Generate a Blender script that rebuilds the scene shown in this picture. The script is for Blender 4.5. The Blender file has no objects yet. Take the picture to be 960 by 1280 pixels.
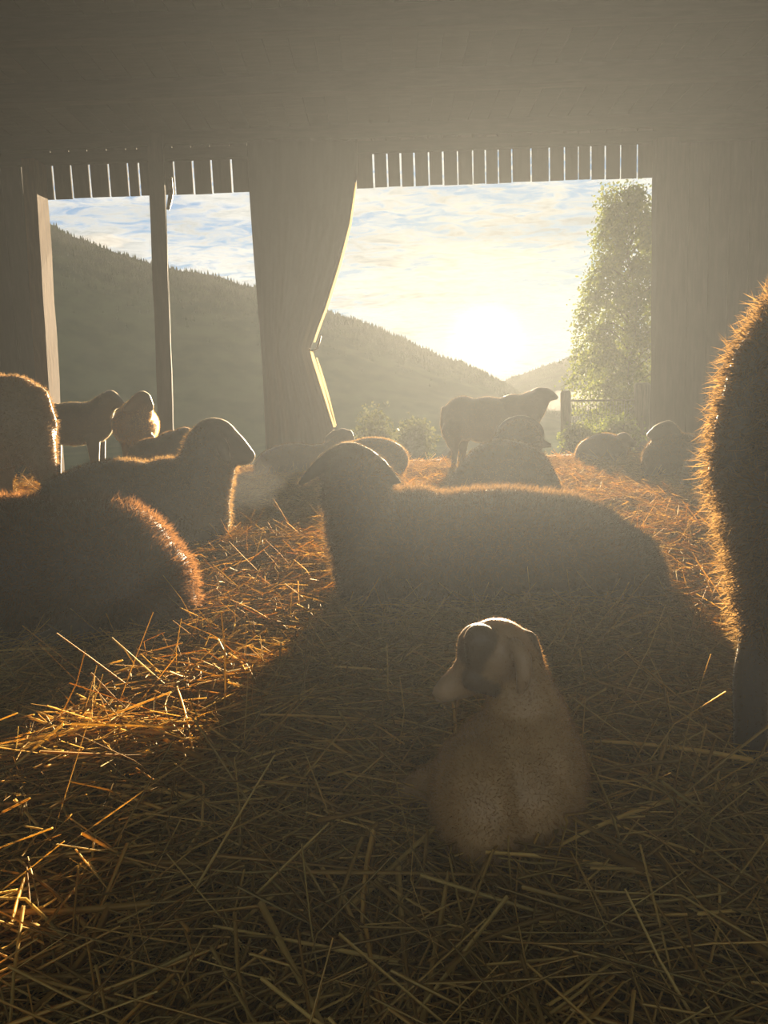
import bpy, bmesh, math, random
import numpy as np
from mathutils import Vector, Matrix, Euler

random.seed(7)
rng = np.random.default_rng(11)
scene = bpy.context.scene
C = bpy.context.collection
R = math.radians

# ------------------------------------------------------------------ camera
F_PX = 961.0
PITCH, ROLL, CAM_H = R(7.8), R(2.1), 0.75
FWD = Vector((0, math.cos(PITCH), -math.sin(PITCH)))
_r0, _u0 = Vector((1, 0, 0)), Vector((0, math.sin(PITCH), math.cos(PITCH)))
RIGHT = _r0 * math.cos(ROLL) - _u0 * math.sin(ROLL)
UP = _u0 * math.cos(ROLL) + _r0 * math.sin(ROLL)
CAM = Vector((0, 0, CAM_H))
cd = bpy.data.cameras.new('camera')
cam = bpy.data.objects.new('camera', cd)
C.objects.link(cam)
cd.sensor_fit = 'VERTICAL'
cd.sensor_height = 24.0
cd.lens = 24.0 * F_PX / 1280.0
cd.clip_start, cd.clip_end = 0.05, 30000
m = Matrix((RIGHT, UP, -FWD)).transposed().to_4x4()
m.translation = CAM
cam.matrix_world = m
scene.camera = cam

def ray(px, py):
    return FWD + RIGHT * ((px - 480) / F_PX) + UP * ((640 - py) / F_PX)

def at(px, py, Y):
    d = ray(px, py)
    return CAM + d * (Y / d.y)

def gnd(px, py, z=0.0):
    d = ray(px, py)
    return CAM + d * ((z - CAM_H) / d.z)

SUN_DIR = ray(608, 426).normalized()

# ------------------------------------------------------------------ colour management
vs = scene.view_settings
vs.view_transform = 'Standard'
vs.look = 'None'
vs.gamma = 1.0
vs.use_curve_mapping = False
vs.exposure = 0.15
scene.cycles.use_denoising = True
scene.cycles.denoising_input_passes = 'RGB_ALBEDO_NORMAL'
scene.cycles.max_bounces = 8
scene.cycles.volume_bounces = 0
scene.cycles.use_adaptive_sampling = False
scene.cycles.transparent_max_bounces = 8
scene.cycles.sample_clamp_indirect = 4.0
scene.cycles.volume_step_rate = 1.0

# ------------------------------------------------------------------ node helpers
class NT:
    def __init__(self, tree):
        self.t = tree
        tree.nodes.clear()
    def n(self, kind, **kw):
        nd = self.t.nodes.new(kind)
        for k, v in kw.items():
            setattr(nd, k, v)
        return nd
    def link(self, a, b):
        self.t.links.new(a, b)
    def setin(self, sock, v):
        if isinstance(v, bpy.types.NodeSocket):
            self.link(v, sock)
        else:
            sock.default_value = v
    def m(self, op, a, b=0.0, c=0.0, clamp=False):
        nd = self.n('ShaderNodeMath', operation=op, use_clamp=clamp)
        for i, v in enumerate((a, b, c)):
            self.setin(nd.inputs[i], v)
        return nd.outputs[0]
    def vm(self, op, a, b=(0, 0, 0)):
        nd = self.n('ShaderNodeVectorMath', operation=op)
        self.setin(nd.inputs[0], a)
        self.setin(nd.inputs[1], b)
        return nd.outputs['Value'] if op == 'DOT_PRODUCT' else nd.outputs[0]
    def mix(self, f, a, b, mode='MIX'):
        nd = self.n('ShaderNodeMix', data_type='RGBA', blend_type=mode)
        self.setin(nd.inputs[0], f)
        self.setin(nd.inputs[6], a)
        self.setin(nd.inputs[7], b)
        return nd.outputs[2]
    def ss(self, v, lo, hi, a=0.0, b=1.0):
        nd = self.n('ShaderNodeMapRange', interpolation_type='SMOOTHSTEP')
        self.setin(nd.inputs[0], v)
        nd.inputs[1].default_value, nd.inputs[2].default_value = lo, hi
        nd.inputs[3].default_value, nd.inputs[4].default_value = a, b
        return nd.outputs[0]
    def noise(self, vec, scale, detail=4.0, rough=0.55, dist=0.0, out=0):
        nd = self.n('ShaderNodeTexNoise')
        if vec is not None:
            self.setin(nd.inputs['Vector'], vec)
        nd.inputs['Scale'].default_value = scale
        nd.inputs['Detail'].default_value = detail
        nd.inputs['Roughness'].default_value = rough
        nd.inputs['Distortion'].default_value = dist
        return nd.outputs[out]
    def scale(self, vec, s):
        nd = self.n('ShaderNodeMapping')
        self.setin(nd.inputs[0], vec)
        nd.inputs['Scale'].default_value = s
        return nd.outputs[0]

def rgb(r, g, b):
    return (r, g, b, 1.0)

# ------------------------------------------------------------------ world: broken evening cloud around a low sun
world = bpy.data.worlds.new('sky')
scene.world = world
world.use_nodes = True
W = NT(world.node_tree)
tc = W.n('ShaderNodeTexCoord').outputs['Generated']
sep = W.n('ShaderNodeSeparateXYZ')
W.link(tc, sep.inputs[0])
dz = W.m('MAXIMUM', sep.outputs[2], 0.0)
den = W.m('ADD', dz, 0.10)
comb = W.n('ShaderNodeCombineXYZ')
W.link(W.m('DIVIDE', sep.outputs[0], den), comb.inputs[0])
W.link(W.m('DIVIDE', sep.outputs[1], den), comb.inputs[1])
P = comb.outputs[0]
c = W.m('MAXIMUM', W.vm('DOT_PRODUCT', tc, SUN_DIR), 0.0)
a_wide = W.m('POWER', c, 45.0)
a_mid = W.m('POWER', c, 260.0)
a_near = W.m('POWER', c, 3200.0)
big = W.noise(W.scale(P, (0.9, 0.75, 1)), 1.0, 7.0, 0.60, 0.3)
rip = W.noise(W.scale(P, (7.5, 12.0, 1)), 1.0, 7.0, 0.62, 0.7)
thick = W.noise(W.scale(P, (0.50, 0.9, 1)), 1.0, 5.0, 0.5, 0.2)
covv = W.m('ADD', W.m('MULTIPLY', big, 0.70), W.m('MULTIPLY', rip, 0.70))
covv = W.m('SUBTRACT', covv, W.m('MULTIPLY', W.ss(sep.outputs[2], 0.20, 0.06), 0.06))   # thinner cover towards the horizon
cov = W.ss(covv, 0.57, 0.76)
blue = W.mix(W.ss(sep.outputs[2], 0.02, 0.45), rgb(0.34, 0.50, 0.62), rgb(0.09, 0.25, 0.56))
blue = W.mix(a_wide, blue, rgb(0.24, 0.34, 0.38))
cl_lit = W.mix(a_wide, rgb(0.74, 0.75, 0.72), rgb(0.78, 0.70, 0.48))
cl_dark = W.mix(a_wide, rgb(0.30, 0.35, 0.37), rgb(0.24, 0.24, 0.21))
shade = W.ss(W.m('ADD', W.m('MULTIPLY', thick, 0.75), W.m('MULTIPLY', rip, 0.45)), 0.52, 0.76)
cl = W.mix(shade, cl_lit, cl_dark)
sky = W.mix(cov, blue, cl)
sky = W.mix(a_mid, sky, rgb(0.16, 0.13, 0.07), 'ADD')
sky = W.mix(a_near, sky, rgb(4.0, 3.3, 2.0), 'ADD')
disc = W.ss(c, math.cos(R(1.15)), math.cos(R(0.85)))
sky = W.mix(disc, sky, rgb(60, 52, 36), 'ADD')
bg = W.n('ShaderNodeBackground')
W.link(sky, bg.inputs[0])
bg.inputs[1].default_value = 1.35
wo = W.n('ShaderNodeOutputWorld')
W.link(bg.outputs[0], wo.inputs[0])

# ------------------------------------------------------------------ sun
sl = bpy.data.lights.new('sun', 'SUN')
sl.energy = 54.0
sl.angle = R(0.8)
sl.color = (1.0, 0.80, 0.54)
so = bpy.data.objects.new('sun', sl)
C.objects.link(so)
so.rotation_euler = SUN_DIR.to_track_quat('Z', 'Y').to_euler()

# ------------------------------------------------------------------ object helpers
def tag(o, label=None, cat=None, group=None, kind=None):
    if label: o['label'] = label
    if cat: o['category'] = cat
    if group: o['group'] = group
    if kind: o['kind'] = kind
    return o

def mesh_np(name, V, Fi, mat=None, col=None, smooth=False):
    """V (n,3), Fi (m,3) or (m,4) int arrays -> mesh data"""
    me = bpy.data.meshes.new(name)
    V = np.asarray(V, dtype=np.float32)
    Fi = np.asarray(Fi, dtype=np.int32)
    k = Fi.shape[1]
    me.vertices.add(len(V))
    me.vertices.foreach_set('co', V.ravel())
    me.loops.add(Fi.size)
    me.loops.foreach_set('vertex_index', Fi.ravel())
    me.polygons.add(len(Fi))
    me.polygons.foreach_set('loop_start', np.arange(0, Fi.size, k, dtype=np.int32))
    if smooth:
        me.polygons.foreach_set('use_smooth', np.ones(len(Fi), dtype=bool))
    if col is not None:
        a = me.color_attributes.new('tint', 'FLOAT_COLOR', 'POINT')
        c4 = np.ones((len(V), 4), dtype=np.float32)
        c4[:, :3] = col
        a.data.foreach_set('color', c4.ravel())
    me.update(calc_edges=True)
    if mat: me.materials.append(mat)
    return me

def link(name, me, parent=None, loc=None):
    o = bpy.data.objects.new(name, me)
    C.objects.link(o)
    if parent is not None: o.parent = parent
    if loc is not None: o.location = loc
    return o

def empty(name, loc=(0, 0, 0)):
    o = bpy.data.objects.new(name, None)
    C.objects.link(o)
    o.location = loc
    return o

def pt(o, parent):
    """parent keeping world placement (parents here are unrotated)"""
    o.parent = parent
    o.location = Vector(o.location) - Vector(parent.location)
    return o

def box_mesh(name, size, mat, bevel=0.0):
    bm = bmesh.new()
    bmesh.ops.create_cube(bm, size=1.0)
    bmesh.ops.scale(bm, vec=size, verts=bm.verts)
    if bevel:
        bmesh.ops.bevel(bm, geom=bm.edges[:], offset=bevel, segments=1, affect='EDGES')
    me = bpy.data.meshes.new(name)
    bm.to_mesh(me); bm.free()
    me.materials.append(mat)
    return me

def box(name, lo, hi, mat, parent=None, bevel=0.0):
    lo, hi = Vector(lo), Vector(hi)
    o = link(name, box_mesh(name, hi - lo, mat, bevel), None, (lo + hi) / 2)
    if parent is not None: pt(o, parent)
    return o

def tube_np(pts, rad, sides=6, cap=True):
    pts = np.asarray(pts, float); n = len(pts)
    rad = np.broadcast_to(np.asarray(rad, float), (n,))
    V = []; Fi = []
    t = np.gradient(pts, axis=0)
    t /= np.linalg.norm(t, axis=1)[:, None] + 1e-9
    ref = np.array([0, 0, 1.0]) if abs(t[0, 2]) < 0.9 else np.array([1.0, 0, 0])
    for i in range(n):
        a = np.cross(t[i], ref); a /= np.linalg.norm(a) + 1e-9
        b = np.cross(t[i], a)
        for k in range(sides):
            w = 2 * math.pi * k / sides
            V.append(pts[i] + rad[i] * (math.cos(w) * a + math.sin(w) * b))
    for i in range(n - 1):
        for k in range(sides):
            k2 = (k + 1) % sides
            Fi.append((i * sides + k, i * sides + k2, (i + 1) * sides + k2, (i + 1) * sides + k))
    if cap:
        for base, i in ((0, 0), ((n - 1) * sides, n - 1)):
            ci = len(V); V.append(pts[i])
            for k in range(sides):
                k2 = (k + 1) % sides
                Fi.append((base + k, base + k2, ci, ci))
    return np.array(V), Fi

def tube(name, pts, rad, mat, parent=None, sides=6):
    V, Fi = tube_np(pts, rad, sides)
    me = bpy.data.meshes.new(name)
    faces = [tuple(dict.fromkeys(f)) for f in Fi]
    me.from_pydata([tuple(v) for v in V], [], faces)
    for p in me.polygons: p.use_smooth = True
    me.materials.append(mat)
    o = link(name, me)
    if parent is not None: pt(o, parent)
    return o

# ------------------------------------------------------------------ materials
def new_mat(name):
    mt = bpy.data.materials.new(name)
    mt.use_nodes = True
    return mt, NT(mt.node_tree)

def wood_mat(name, ca, cb, scale=(6, 6, 0.6), rough=0.85):
    mt, T = new_mat(name)
    co = T.n('ShaderNodeTexCoord').outputs['Object']
    rnd = T.n('ShaderNodeObjectInfo').outputs['Random']
    co = T.vm('ADD', co, T.vm('SCALE', (7.3, 3.1, 5.7)))
    off = T.n('ShaderNodeCombineXYZ')
    T.link(T.m('MULTIPLY', rnd, 37.0), off.inputs[0]); T.link(T.m('MULTIPLY', rnd, 11.0), off.inputs[2])
    co = T.vm('ADD', co, off.outputs[0])
    g = T.noise(T.scale(co, scale), 4.0, 6.0, 0.65, 0.6)
    g2 = T.noise(co, 2.0, 3.0)
    col = T.mix(T.ss(g, 0.35, 0.7), rgb(*ca), rgb(*cb))
    col = T.mix(T.m('MULTIPLY', g2, 0.5), col, rgb(ca[0] * .5, ca[1] * .5, ca[2] * .5))
    v = T.n('ShaderNodeHueSaturation'); T.link(col, v.inputs['Color'])
    T.link(T.m('ADD', T.m('MULTIPLY', rnd, 0.5), 0.75), v.inputs['Value'])
    p = T.n('ShaderNodeBsdfPrincipled')
    T.link(v.outputs[0], p.inputs['Base Color'])
    p.inputs['Roughness'].default_value = rough
    p.inputs['Specular IOR Level'].default_value = 0.08
    bp = T.n('ShaderNodeBump'); bp.inputs['Strength'].default_value = 0.35; bp.inputs['Distance'].default_value = 0.01
    T.link(g, bp.inputs['Height']); T.link(bp.outputs[0], p.inputs['Normal'])
    o = T.n('ShaderNodeOutputMaterial'); T.link(p.outputs[0], o.inputs[0])
    return mt

def tint_mat(name, translucent, gloss=0.0, rough=0.6, mult=(1, 1, 1), tmult=None, noise_amt=0.3, nscale=40.0):
    """diffuse + translucent fibre material coloured by the vertex tint"""
    mt, T = new_mat(name)
    at_ = T.n('ShaderNodeAttribute'); at_.attribute_name = 'tint'
    co = T.n('ShaderNodeTexCoord').outputs['Object']
    nz = T.noise(co, nscale, 3.0)
    k = T.m('ADD', T.m('MULTIPLY', nz, noise_amt * 2), 1.0 - noise_amt)
    col = T.mix(1.0, at_.outputs['Color'], rgb(*mult), 'MULTIPLY')
    kk = T.n('ShaderNodeCombineXYZ')
    for i in range(3): T.link(k, kk.inputs[i])
    col = T.mix(1.0, col, kk.outputs[0], 'MULTIPLY')
    d = T.n('ShaderNodeBsdfDiffuse'); T.link(col, d.inputs[0])
    out = d.outputs[0]
    if translucent > 0:
        tr = T.n('ShaderNodeBsdfTranslucent')
        tcol = T.mix(1.0, col, rgb(*(tmult or (1, 1, 1))), 'MULTIPLY')
        T.link(tcol, tr.inputs[0])
        mx = T.n('ShaderNodeMixShader'); mx.inputs[0].default_value = translucent
        T.link(out, mx.inputs[1]); T.link(tr.outputs[0], mx.inputs[2]); out = mx.outputs[0]
    if gloss > 0:
        gl = T.n('ShaderNodeBsdfGlossy'); gl.inputs['Roughness'].default_value = rough
        gl.inputs['Color'].default_value = rgb(1, 0.9, 0.7)
        mx = T.n('ShaderNodeMixShader'); mx.inputs[0].default_value = gloss
        T.link(out, mx.inputs[1]); T.link(gl.outputs[0], mx.inputs[2]); out = mx.outputs[0]
    o = T.n('ShaderNodeOutputMaterial'); T.link(out, o.inputs[0])
    return mt

def plain_mat(name, ca, cb, scale=8.0, rough=0.8, bump=0.2, metallic=0.0):
    mt, T = new_mat(name)
    co = T.n('ShaderNodeTexCoord').outputs['Object']
    g = T.noise(co, scale, 6.0, 0.6)
    col = T.mix(T.ss(g, 0.35, 0.65), rgb(*ca), rgb(*cb))
    p = T.n('ShaderNodeBsdfPrincipled'); T.link(col, p.inputs['Base Color'])
    p.inputs['Roughness'].default_value = rough; p.inputs['Metallic'].default_value = metallic
    p.inputs['Specular IOR Level'].default_value = 0.0 if rough > 0.9 else 0.4
    if bump:
        bp = T.n('ShaderNodeBump'); bp.inputs['Strength'].default_value = bump; bp.inputs['Distance'].default_value = 0.02
        T.link(g, bp.inputs['Height']); T.link(bp.outputs[0], p.inputs['Normal'])
    o = T.n('ShaderNodeOutputMaterial'); T.link(p.outputs[0], o.inputs[0])
    return mt

def cloth_mat(name, ca, cb, trans=0.06):
    mt, T = new_mat(name)
    co = T.n('ShaderNodeTexCoord').outputs['Object']
    g = T.noise(T.scale(co, (3, 3, 0.7)), 3.0, 5.0, 0.6)
    col = T.mix(g, rgb(*ca), rgb(*cb))
    d = T.n('ShaderNodeBsdfDiffuse'); T.link(col, d.inputs[0])
    tr = T.n('ShaderNodeBsdfTranslucent'); T.link(col, tr.inputs[0])
    mx = T.n('ShaderNodeMixShader'); mx.inputs[0].default_value = trans
    T.link(d.outputs[0], mx.inputs[1]); T.link(tr.outputs[0], mx.inputs[2])
    gl = T.n('ShaderNodeBsdfGlossy'); gl.inputs['Roughness'].default_value = 0.45
    m2 = T.n('ShaderNodeMixShader'); m2.inputs[0].default_value = 0.06
    T.link(mx.outputs[0], m2.inputs[1]); T.link(gl.outputs[0], m2.inputs[2])
    o = T.n('ShaderNodeOutputMaterial'); T.link(m2.outputs[0], o.inputs[0])
    return mt

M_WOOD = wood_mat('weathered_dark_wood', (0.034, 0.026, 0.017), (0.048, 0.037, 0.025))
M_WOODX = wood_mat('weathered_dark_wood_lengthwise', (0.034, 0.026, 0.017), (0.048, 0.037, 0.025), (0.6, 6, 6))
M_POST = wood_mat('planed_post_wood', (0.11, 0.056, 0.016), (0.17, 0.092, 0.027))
M_FENCE = wood_mat('grey_fence_wood', (0.12, 0.10, 0.075), (0.22, 0.19, 0.14))
M_TARP = cloth_mat('brown_tarpaulin', (0.045, 0.037, 0.027), (0.052, 0.043, 0.031))
M_HEM = cloth_mat('sunlit_hem_cloth', (0.30, 0.22, 0.11), (0.36, 0.27, 0.14), 0.6)  # paler than the tarp: sun catching the edge is put into this colour
M_ROPE = plain_mat('straw_coloured_cord', (0.5, 0.42, 0.28), (0.65, 0.55, 0.36), 30, 0.7)
M_IRON = plain_mat('rusty_iron', (0.10, 0.07, 0.05), (0.2, 0.16, 0.13), 20, 0.6, 0.1, 0.6)
M_WIRE = plain_mat('galvanised_wire', (0.12, 0.12, 0.11), (0.2, 0.2, 0.18), 20, 0.5, 0.0, 0.7)
M_SOIL = plain_mat('trampled_litter', (0.045, 0.030, 0.014), (0.12, 0.08, 0.032), 14, 0.95, 0.6)
M_GRASS = plain_mat('rough_meadow', (0.05, 0.07, 0.02), (0.10, 0.12, 0.035), 3, 0.95, 0.6)
M_HILL = plain_mat('wooded_mountain', (0.022, 0.038, 0.018), (0.04, 0.058, 0.025), 0.01, 0.95, 0.0)
M_CONIF = plain_mat('conifer_green', (0.02, 0.036, 0.016), (0.036, 0.056, 0.022), 0.02, 0.95, 0.0)
M_STRAW = tint_mat('golden_straw', 0.5, 0.03, 0.5, noise_amt=0.15)
M_LEAF = tint_mat('birch_leaf', 0.55, 0.06, 0.4, tmult=(1.0, 0.95, 0.5), noise_amt=0.2, nscale=3)
M_BARK = plain_mat('birch_bark', (0.10, 0.09, 0.08), (0.45, 0.43, 0.39), 6, 0.8)
M_TWIG = plain_mat('brown_twig', (0.06, 0.045, 0.03), (0.11, 0.085, 0.055), 10, 0.85)
def skin_mat(name, sheen):
    mt, T = new_mat(name)
    at_ = T.n('ShaderNodeAttribute'); at_.attribute_name = 'tint'
    nz = T.noise(T.n('ShaderNodeTexCoord').outputs['Object'], 25.0, 3.0)
    v = T.n('ShaderNodeHueSaturation'); T.link(at_.outputs['Color'], v.inputs['Color'])
    T.link(T.m('ADD', T.m('MULTIPLY', nz, 0.5), 0.75), v.inputs['Value'])
    p = T.n('ShaderNodeBsdfPrincipled'); T.link(v.outputs[0], p.inputs['Base Color'])
    p.inputs['Roughness'].default_value = 0.55
    p.inputs['Sheen Weight'].default_value = sheen; p.inputs['Sheen Roughness'].default_value = 0.35
    p.inputs['Sheen Tint'].default_value = rgb(1, 0.82, 0.6)
    bp = T.n('ShaderNodeBump'); bp.inputs['Strength'].default_value = 0.3; bp.inputs['Distance'].default_value = 0.01
    T.link(nz, bp.inputs['Height']); T.link(bp.outputs[0], p.inputs['Normal'])
    o = T.n('ShaderNodeOutputMaterial'); T.link(p.outputs[0], o.inputs[0])
    return mt
M_SKIN = skin_mat('short_sheep_hair', 0.8)
M_LAMBSKIN = skin_mat('soft_lamb_hair', 0.15)
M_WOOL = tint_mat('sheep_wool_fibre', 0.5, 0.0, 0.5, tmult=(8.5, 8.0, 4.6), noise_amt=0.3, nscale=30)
M_PALE = tint_mat('pale_wool_fibre', 0.4, 0.0, 0.5, tmult=(1.1, 1.0, 0.9), noise_amt=0.2, nscale=30)
M_EYE = plain_mat('dark_wet_eye', (0.01, 0.008, 0.006), (0.015, 0.01, 0.008), 5, 0.15, 0.0)
M_HOOF = plain_mat('dark_hoof_horn', (0.03, 0.025, 0.02), (0.06, 0.05, 0.04), 20, 0.5, 0.1)

# ------------------------------------------------------------------ setting
Y_WALL = 10.3
XL, XR, YB, ZC = -7.0, 6.2, -2.6, 4.30

def bed(x, y):
    """height of the trodden straw bed"""
    x = np.asarray(x, float); y = np.asarray(y, float)
    h = 0.020 * np.sin(2.1 * x + 0.7 * y) + 0.016 * np.sin(1.3 * y - 2.6 * x + 1.0) + 0.012 * np.sin(5.3 * x + 1.9) * np.sin(4.1 * y)
    h = h + 0.03 * np.exp(-(((x + 0.50) / 0.22) ** 2 + ((y - 1.95) / 0.16) ** 2))
    h = h + 0.07 * np.exp(-(((x + 0.70) / 0.30) ** 2 + ((y - 1.60) / 0.17) ** 2))
    return h * np.clip((10.2 - y) / 0.8, 0, 1)

def grid_mesh(name, x0, x1, y0, y1, nx, ny, fz, mat):
    xs, ys = np.meshgrid(np.linspace(x0, x1, nx), np.linspace(y0, y1, ny))
    V = np.stack([xs, ys, fz(xs, ys)], -1).reshape(-1, 3)
    i = np.arange(nx * ny).reshape(ny, nx)
    Fi = np.stack([i[:-1, :-1], i[:-1, 1:], i[1:, 1:], i[1:, :-1]], -1).reshape(-1, 4)
    return mesh_np(name, V, Fi, mat, smooth=True)

fl = box('floor', (XL, YB, -0.30), (XR, Y_WALL + 0.12, -0.08), M_SOIL)
tag(fl, kind='structure')

# barn shell ---------------------------------------------------------
opL, opR = at(52, 360, Y_WALL).x, at(817, 360, Y_WALL).x
zOpen = 0.5 * (at(60, 248, Y_WALL).z + at(815, 220, Y_WALL).z)
zDot = zOpen + 0.56

ceil = box('ceiling', (XL - .1, YB - .1, ZC + 0.03), (XR + .1, Y_WALL + 0.5, ZC + 0.10), M_WOODX)
tag(ceil, kind='structure')
bme = box_mesh('ceiling_board', (0.235, Y_WALL - YB + 0.3, 0.03), M_WOODX)
x = XL + 0.12
while x < XR:
    o = link('ceiling_board', bme, None, (x, (Y_WALL + YB) / 2, ZC + 0.013 + random.uniform(-.004, .004)))
    pt(o, ceil); x += 0.25
jme = box_mesh('joist', (XR - XL, 0.14, 0.20), M_WOODX, 0.008)
y = YB + 0.6
while y < Y_WALL - 0.4:
    o = link('joist', jme, None, ((XL + XR) / 2, y, ZC - 0.10)); pt(o, ceil); y += 1.35

# front wall: header with a row of upright boards and light gaps
wf = box('wall_front', (XL, Y_WALL - 0.02, zDot + 0.03), (XR, Y_WALL + 0.14, ZC + 0.05), M_WOODX)
tag(wf, kind='structure')
gaps_px = [66, 89, 112, 136, 160, 174, 218, 242, 265, 290, 312, 336, 358, 380, 402, 424, 445, 468, 485, 502, 519, 537, 555, 573,
           592, 608, 624, 641, 665, 688, 707, 724, 740, 758, 777, 798, 817]
gx = [opL] + [at(p, 232, Y_WALL).x for p in gaps_px if at(p, 232, Y_WALL).x > opL + 0.1]
for a, b in zip(gx[:-1], gx[1:]):
    w = b - a - random.uniform(0.016, 0.026)
    o = box('header_board', (a + 0.01, Y_WALL + 0.035, zOpen + random.uniform(-.006, .006)), (a + 0.01 + w, Y_WALL + 0.062, zDot + 0.05), M_WOOD, wf)
# rail in front of the boards hides the upper gap, leaving a row of light specks above it
box('header_rail', (XL, Y_WALL - 0.05, zOpen + 0.40), (XR, Y_WALL + 0.034, zOpen + 0.535), M_WOODX, wf)

def board_wall(name, p0, p1, z0, z1, thick, inward, w=0.24, mat=M_WOOD):
    """upright boards from p0 to p1 (xy), backing sheet behind them"""
    p0, p1 = Vector((*p0, 0)), Vector((*p1, 0))
    L = (p1 - p0).length; d = (p1 - p0) / L
    nrm = Vector((*inward, 0))
    mid = (p0 + p1) / 2 - nrm * thick
    along_x = abs(d.x) > 0.5
    sz = (L, 0.03, z1 - z0) if along_x else (0.03, L, z1 - z0)
    wl = link(name, box_mesh(name, sz, mat), None, (mid.x, mid.y, (z0 + z1) / 2))
    tag(wl, kind='structure')
    n = max(1, int(L / w)); ww = L / n
    bm_ = box_mesh('wall_board', ((ww - 0.012, 0.028, z1 - z0) if along_x else (0.028, ww - 0.012, z1 - z0)), mat, 0.004)
    for i in range(n):
        q = p0 + d * (ww * (i + .5)) - nrm * (thick - 0.03 - random.uniform(0, .006))
        o = link('wall_board', bm_, None, (q.x, q.y, (z0 + z1) / 2)); pt(o, wl)
    return wl

board_wall('wall_front_left', (XL, Y_WALL + .08), (opL - 0.16, Y_WALL + .08), -0.1, zDot + 0.02, 0.03, (0, -1))
board_wall('wall_front_right', (opR + 0.2, Y_WALL + .08), (XR, Y_WALL + .08), -0.1, zDot + 0.02, 0.03, (0, -1))
board_wall('wall_left', (XL, YB), (XL, Y_WALL), -0.1, ZC, 0.03, (1, 0))
board_wall('wall_right', (XR, YB), (XR, Y_WALL), -0.1, ZC, 0.03, (-1, 0))
board_wall('wall_back', (XL, YB), (XR, YB), -0.1, 0.5, 0.03, (0, 1))  # unseen; kept low and close so sky from behind fills the interior

# door posts and poles
def post(name, px0, py0, px1, py1, w, dep, Y, mat, label, cat='post'):
    a, b = at(px0, py0, Y), at(px1, py1, Y)
    k = (ZT - a.z) / (b.z - a.z) if abs(b.z - a.z) > 1e-6 else 1
    top = a + (b - a) * k
    k0 = (-0.09 - a.z) / (b.z - a.z)
    bot = a + (b - a) * k0
    bm = bmesh.new()
    n = 12; rings = []
    for i in range(n + 1):
        t = i / n; c_ = bot.lerp(top, t)
        j = lambda: random.uniform(-.005, .005)
        rings.append([bm.verts.new((c_.x + sx * w / 2 + j(), c_.y + sy * dep / 2 + j(), c_.z)) for sx, sy in ((-1, -1), (1, -1), (1, 1), (-1, 1))])
    for r0, r1 in zip(rings[:-1], rings[1:]):
        for k_ in range(4): bm.faces.new((r0[k_], r0[(k_ + 1) % 4], r1[(k_ + 1) % 4], r1[k_]))
    bm.faces.new(rings[0][::-1]); bm.faces.new(rings[-1])
    bmesh.ops.bevel(bm, geom=[e for e in bm.edges if abs((e.verts[0].co - e.verts[1].co).normalized().z) > .7], offset=0.012, segments=2, affect='EDGES')
    me = bpy.data.meshes.new(name); bm.to_mesh(me); bm.free(); me.materials.append(mat)
    o = link(name, me)
    return tag(o, label, cat)

ZT = zOpen + 0.39
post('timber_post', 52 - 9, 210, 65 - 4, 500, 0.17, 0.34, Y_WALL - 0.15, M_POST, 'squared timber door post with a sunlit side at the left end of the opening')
ZT = zOpen + 0.53
pole = post('timber_pole', 197, 245, 209, 565, 0.185, 0.05, 9.75, M_WOOD, 'slim upright timber pole standing alone between left post and curtain')
ZT = zOpen + 0.39
post('timber_post', 832, 220, 829, 560, 0.28, 0.18, Y_WALL - 0.15, M_WOOD, 'broad weathered timber post at the right end of the opening beside the tree')
# hook hanging beside the pole head
hk = tube('iron_hook', [at(213, 222, 9.6), at(214, 240, 9.6), at(212, 252, 9.6), at(210, 262, 9.6)], [0.022, 0.03, 0.028, 0.02], M_IRON)
tag(hk, 'dark iron hook hanging from the header beside the slim pole', 'hook')
# sill along the outer floor edge
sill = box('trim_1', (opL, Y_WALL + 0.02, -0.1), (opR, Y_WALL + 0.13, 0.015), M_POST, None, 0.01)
tag(sill, kind='structure')

# curtain -------------------------------------------------------------
def interp(tab, v):
    xs = [t[0] for t in tab]; ys = [t[1] for t in tab]
    return np.interp(v, xs, ys)
cur = empty('tarpaulin_curtain', (at(370, 560, 9.95).x, 9.95, 0))
tag(cur, 'brown tarpaulin curtain gathered and tied at its waist between the two openings', 'curtain')
CR = [(215, 447), (235, 444), (280, 437), (330, 424), (385, 407), (425, 392), (437, 388), (450, 391), (465, 396), (500, 407), (535, 418), (620, 432)]
CL = [(215, 309), (235, 311), (320, 317), (430, 326), (500, 330), (555, 332), (620, 333)]
nu, nv = 120, 90
vv = np.linspace(176, 596, nv)
V = []
for v in vv:
    l, r = interp(CL, v), interp(CR, v)
    for u in np.linspace(0, 1, nu):
        pxx = l + (r - l) * u
        Yc = 9.98
        g = 1 - 0.55 * math.exp(-((v - 437) / 60) ** 2)
        Yc += g * (0.022 * math.sin(u * 30 + 0.6 * math.sin(v * .012)) + 0.010 * math.sin(u * 71 + v * 0.006)) - 0.09 * math.sin(u * math.pi)
        q = at(pxx, v, 9.98); V.append((q.x, Yc, q.z))
V = np.array(V); i = np.arange(nu * nv).reshape(nv, nu)
Fi = np.stack([i[:-1, :-1], i[1:, :-1], i[1:, 1:], i[:-1, 1:]], -1).reshape(-1, 4)
co = link('cloth', mesh_np('cloth', V, Fi, M_TARP, smooth=True))
sm = co.modifiers.new('thickness', 'SOLIDIFY'); sm.thickness = 0.012
pt(co, cur)
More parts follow.
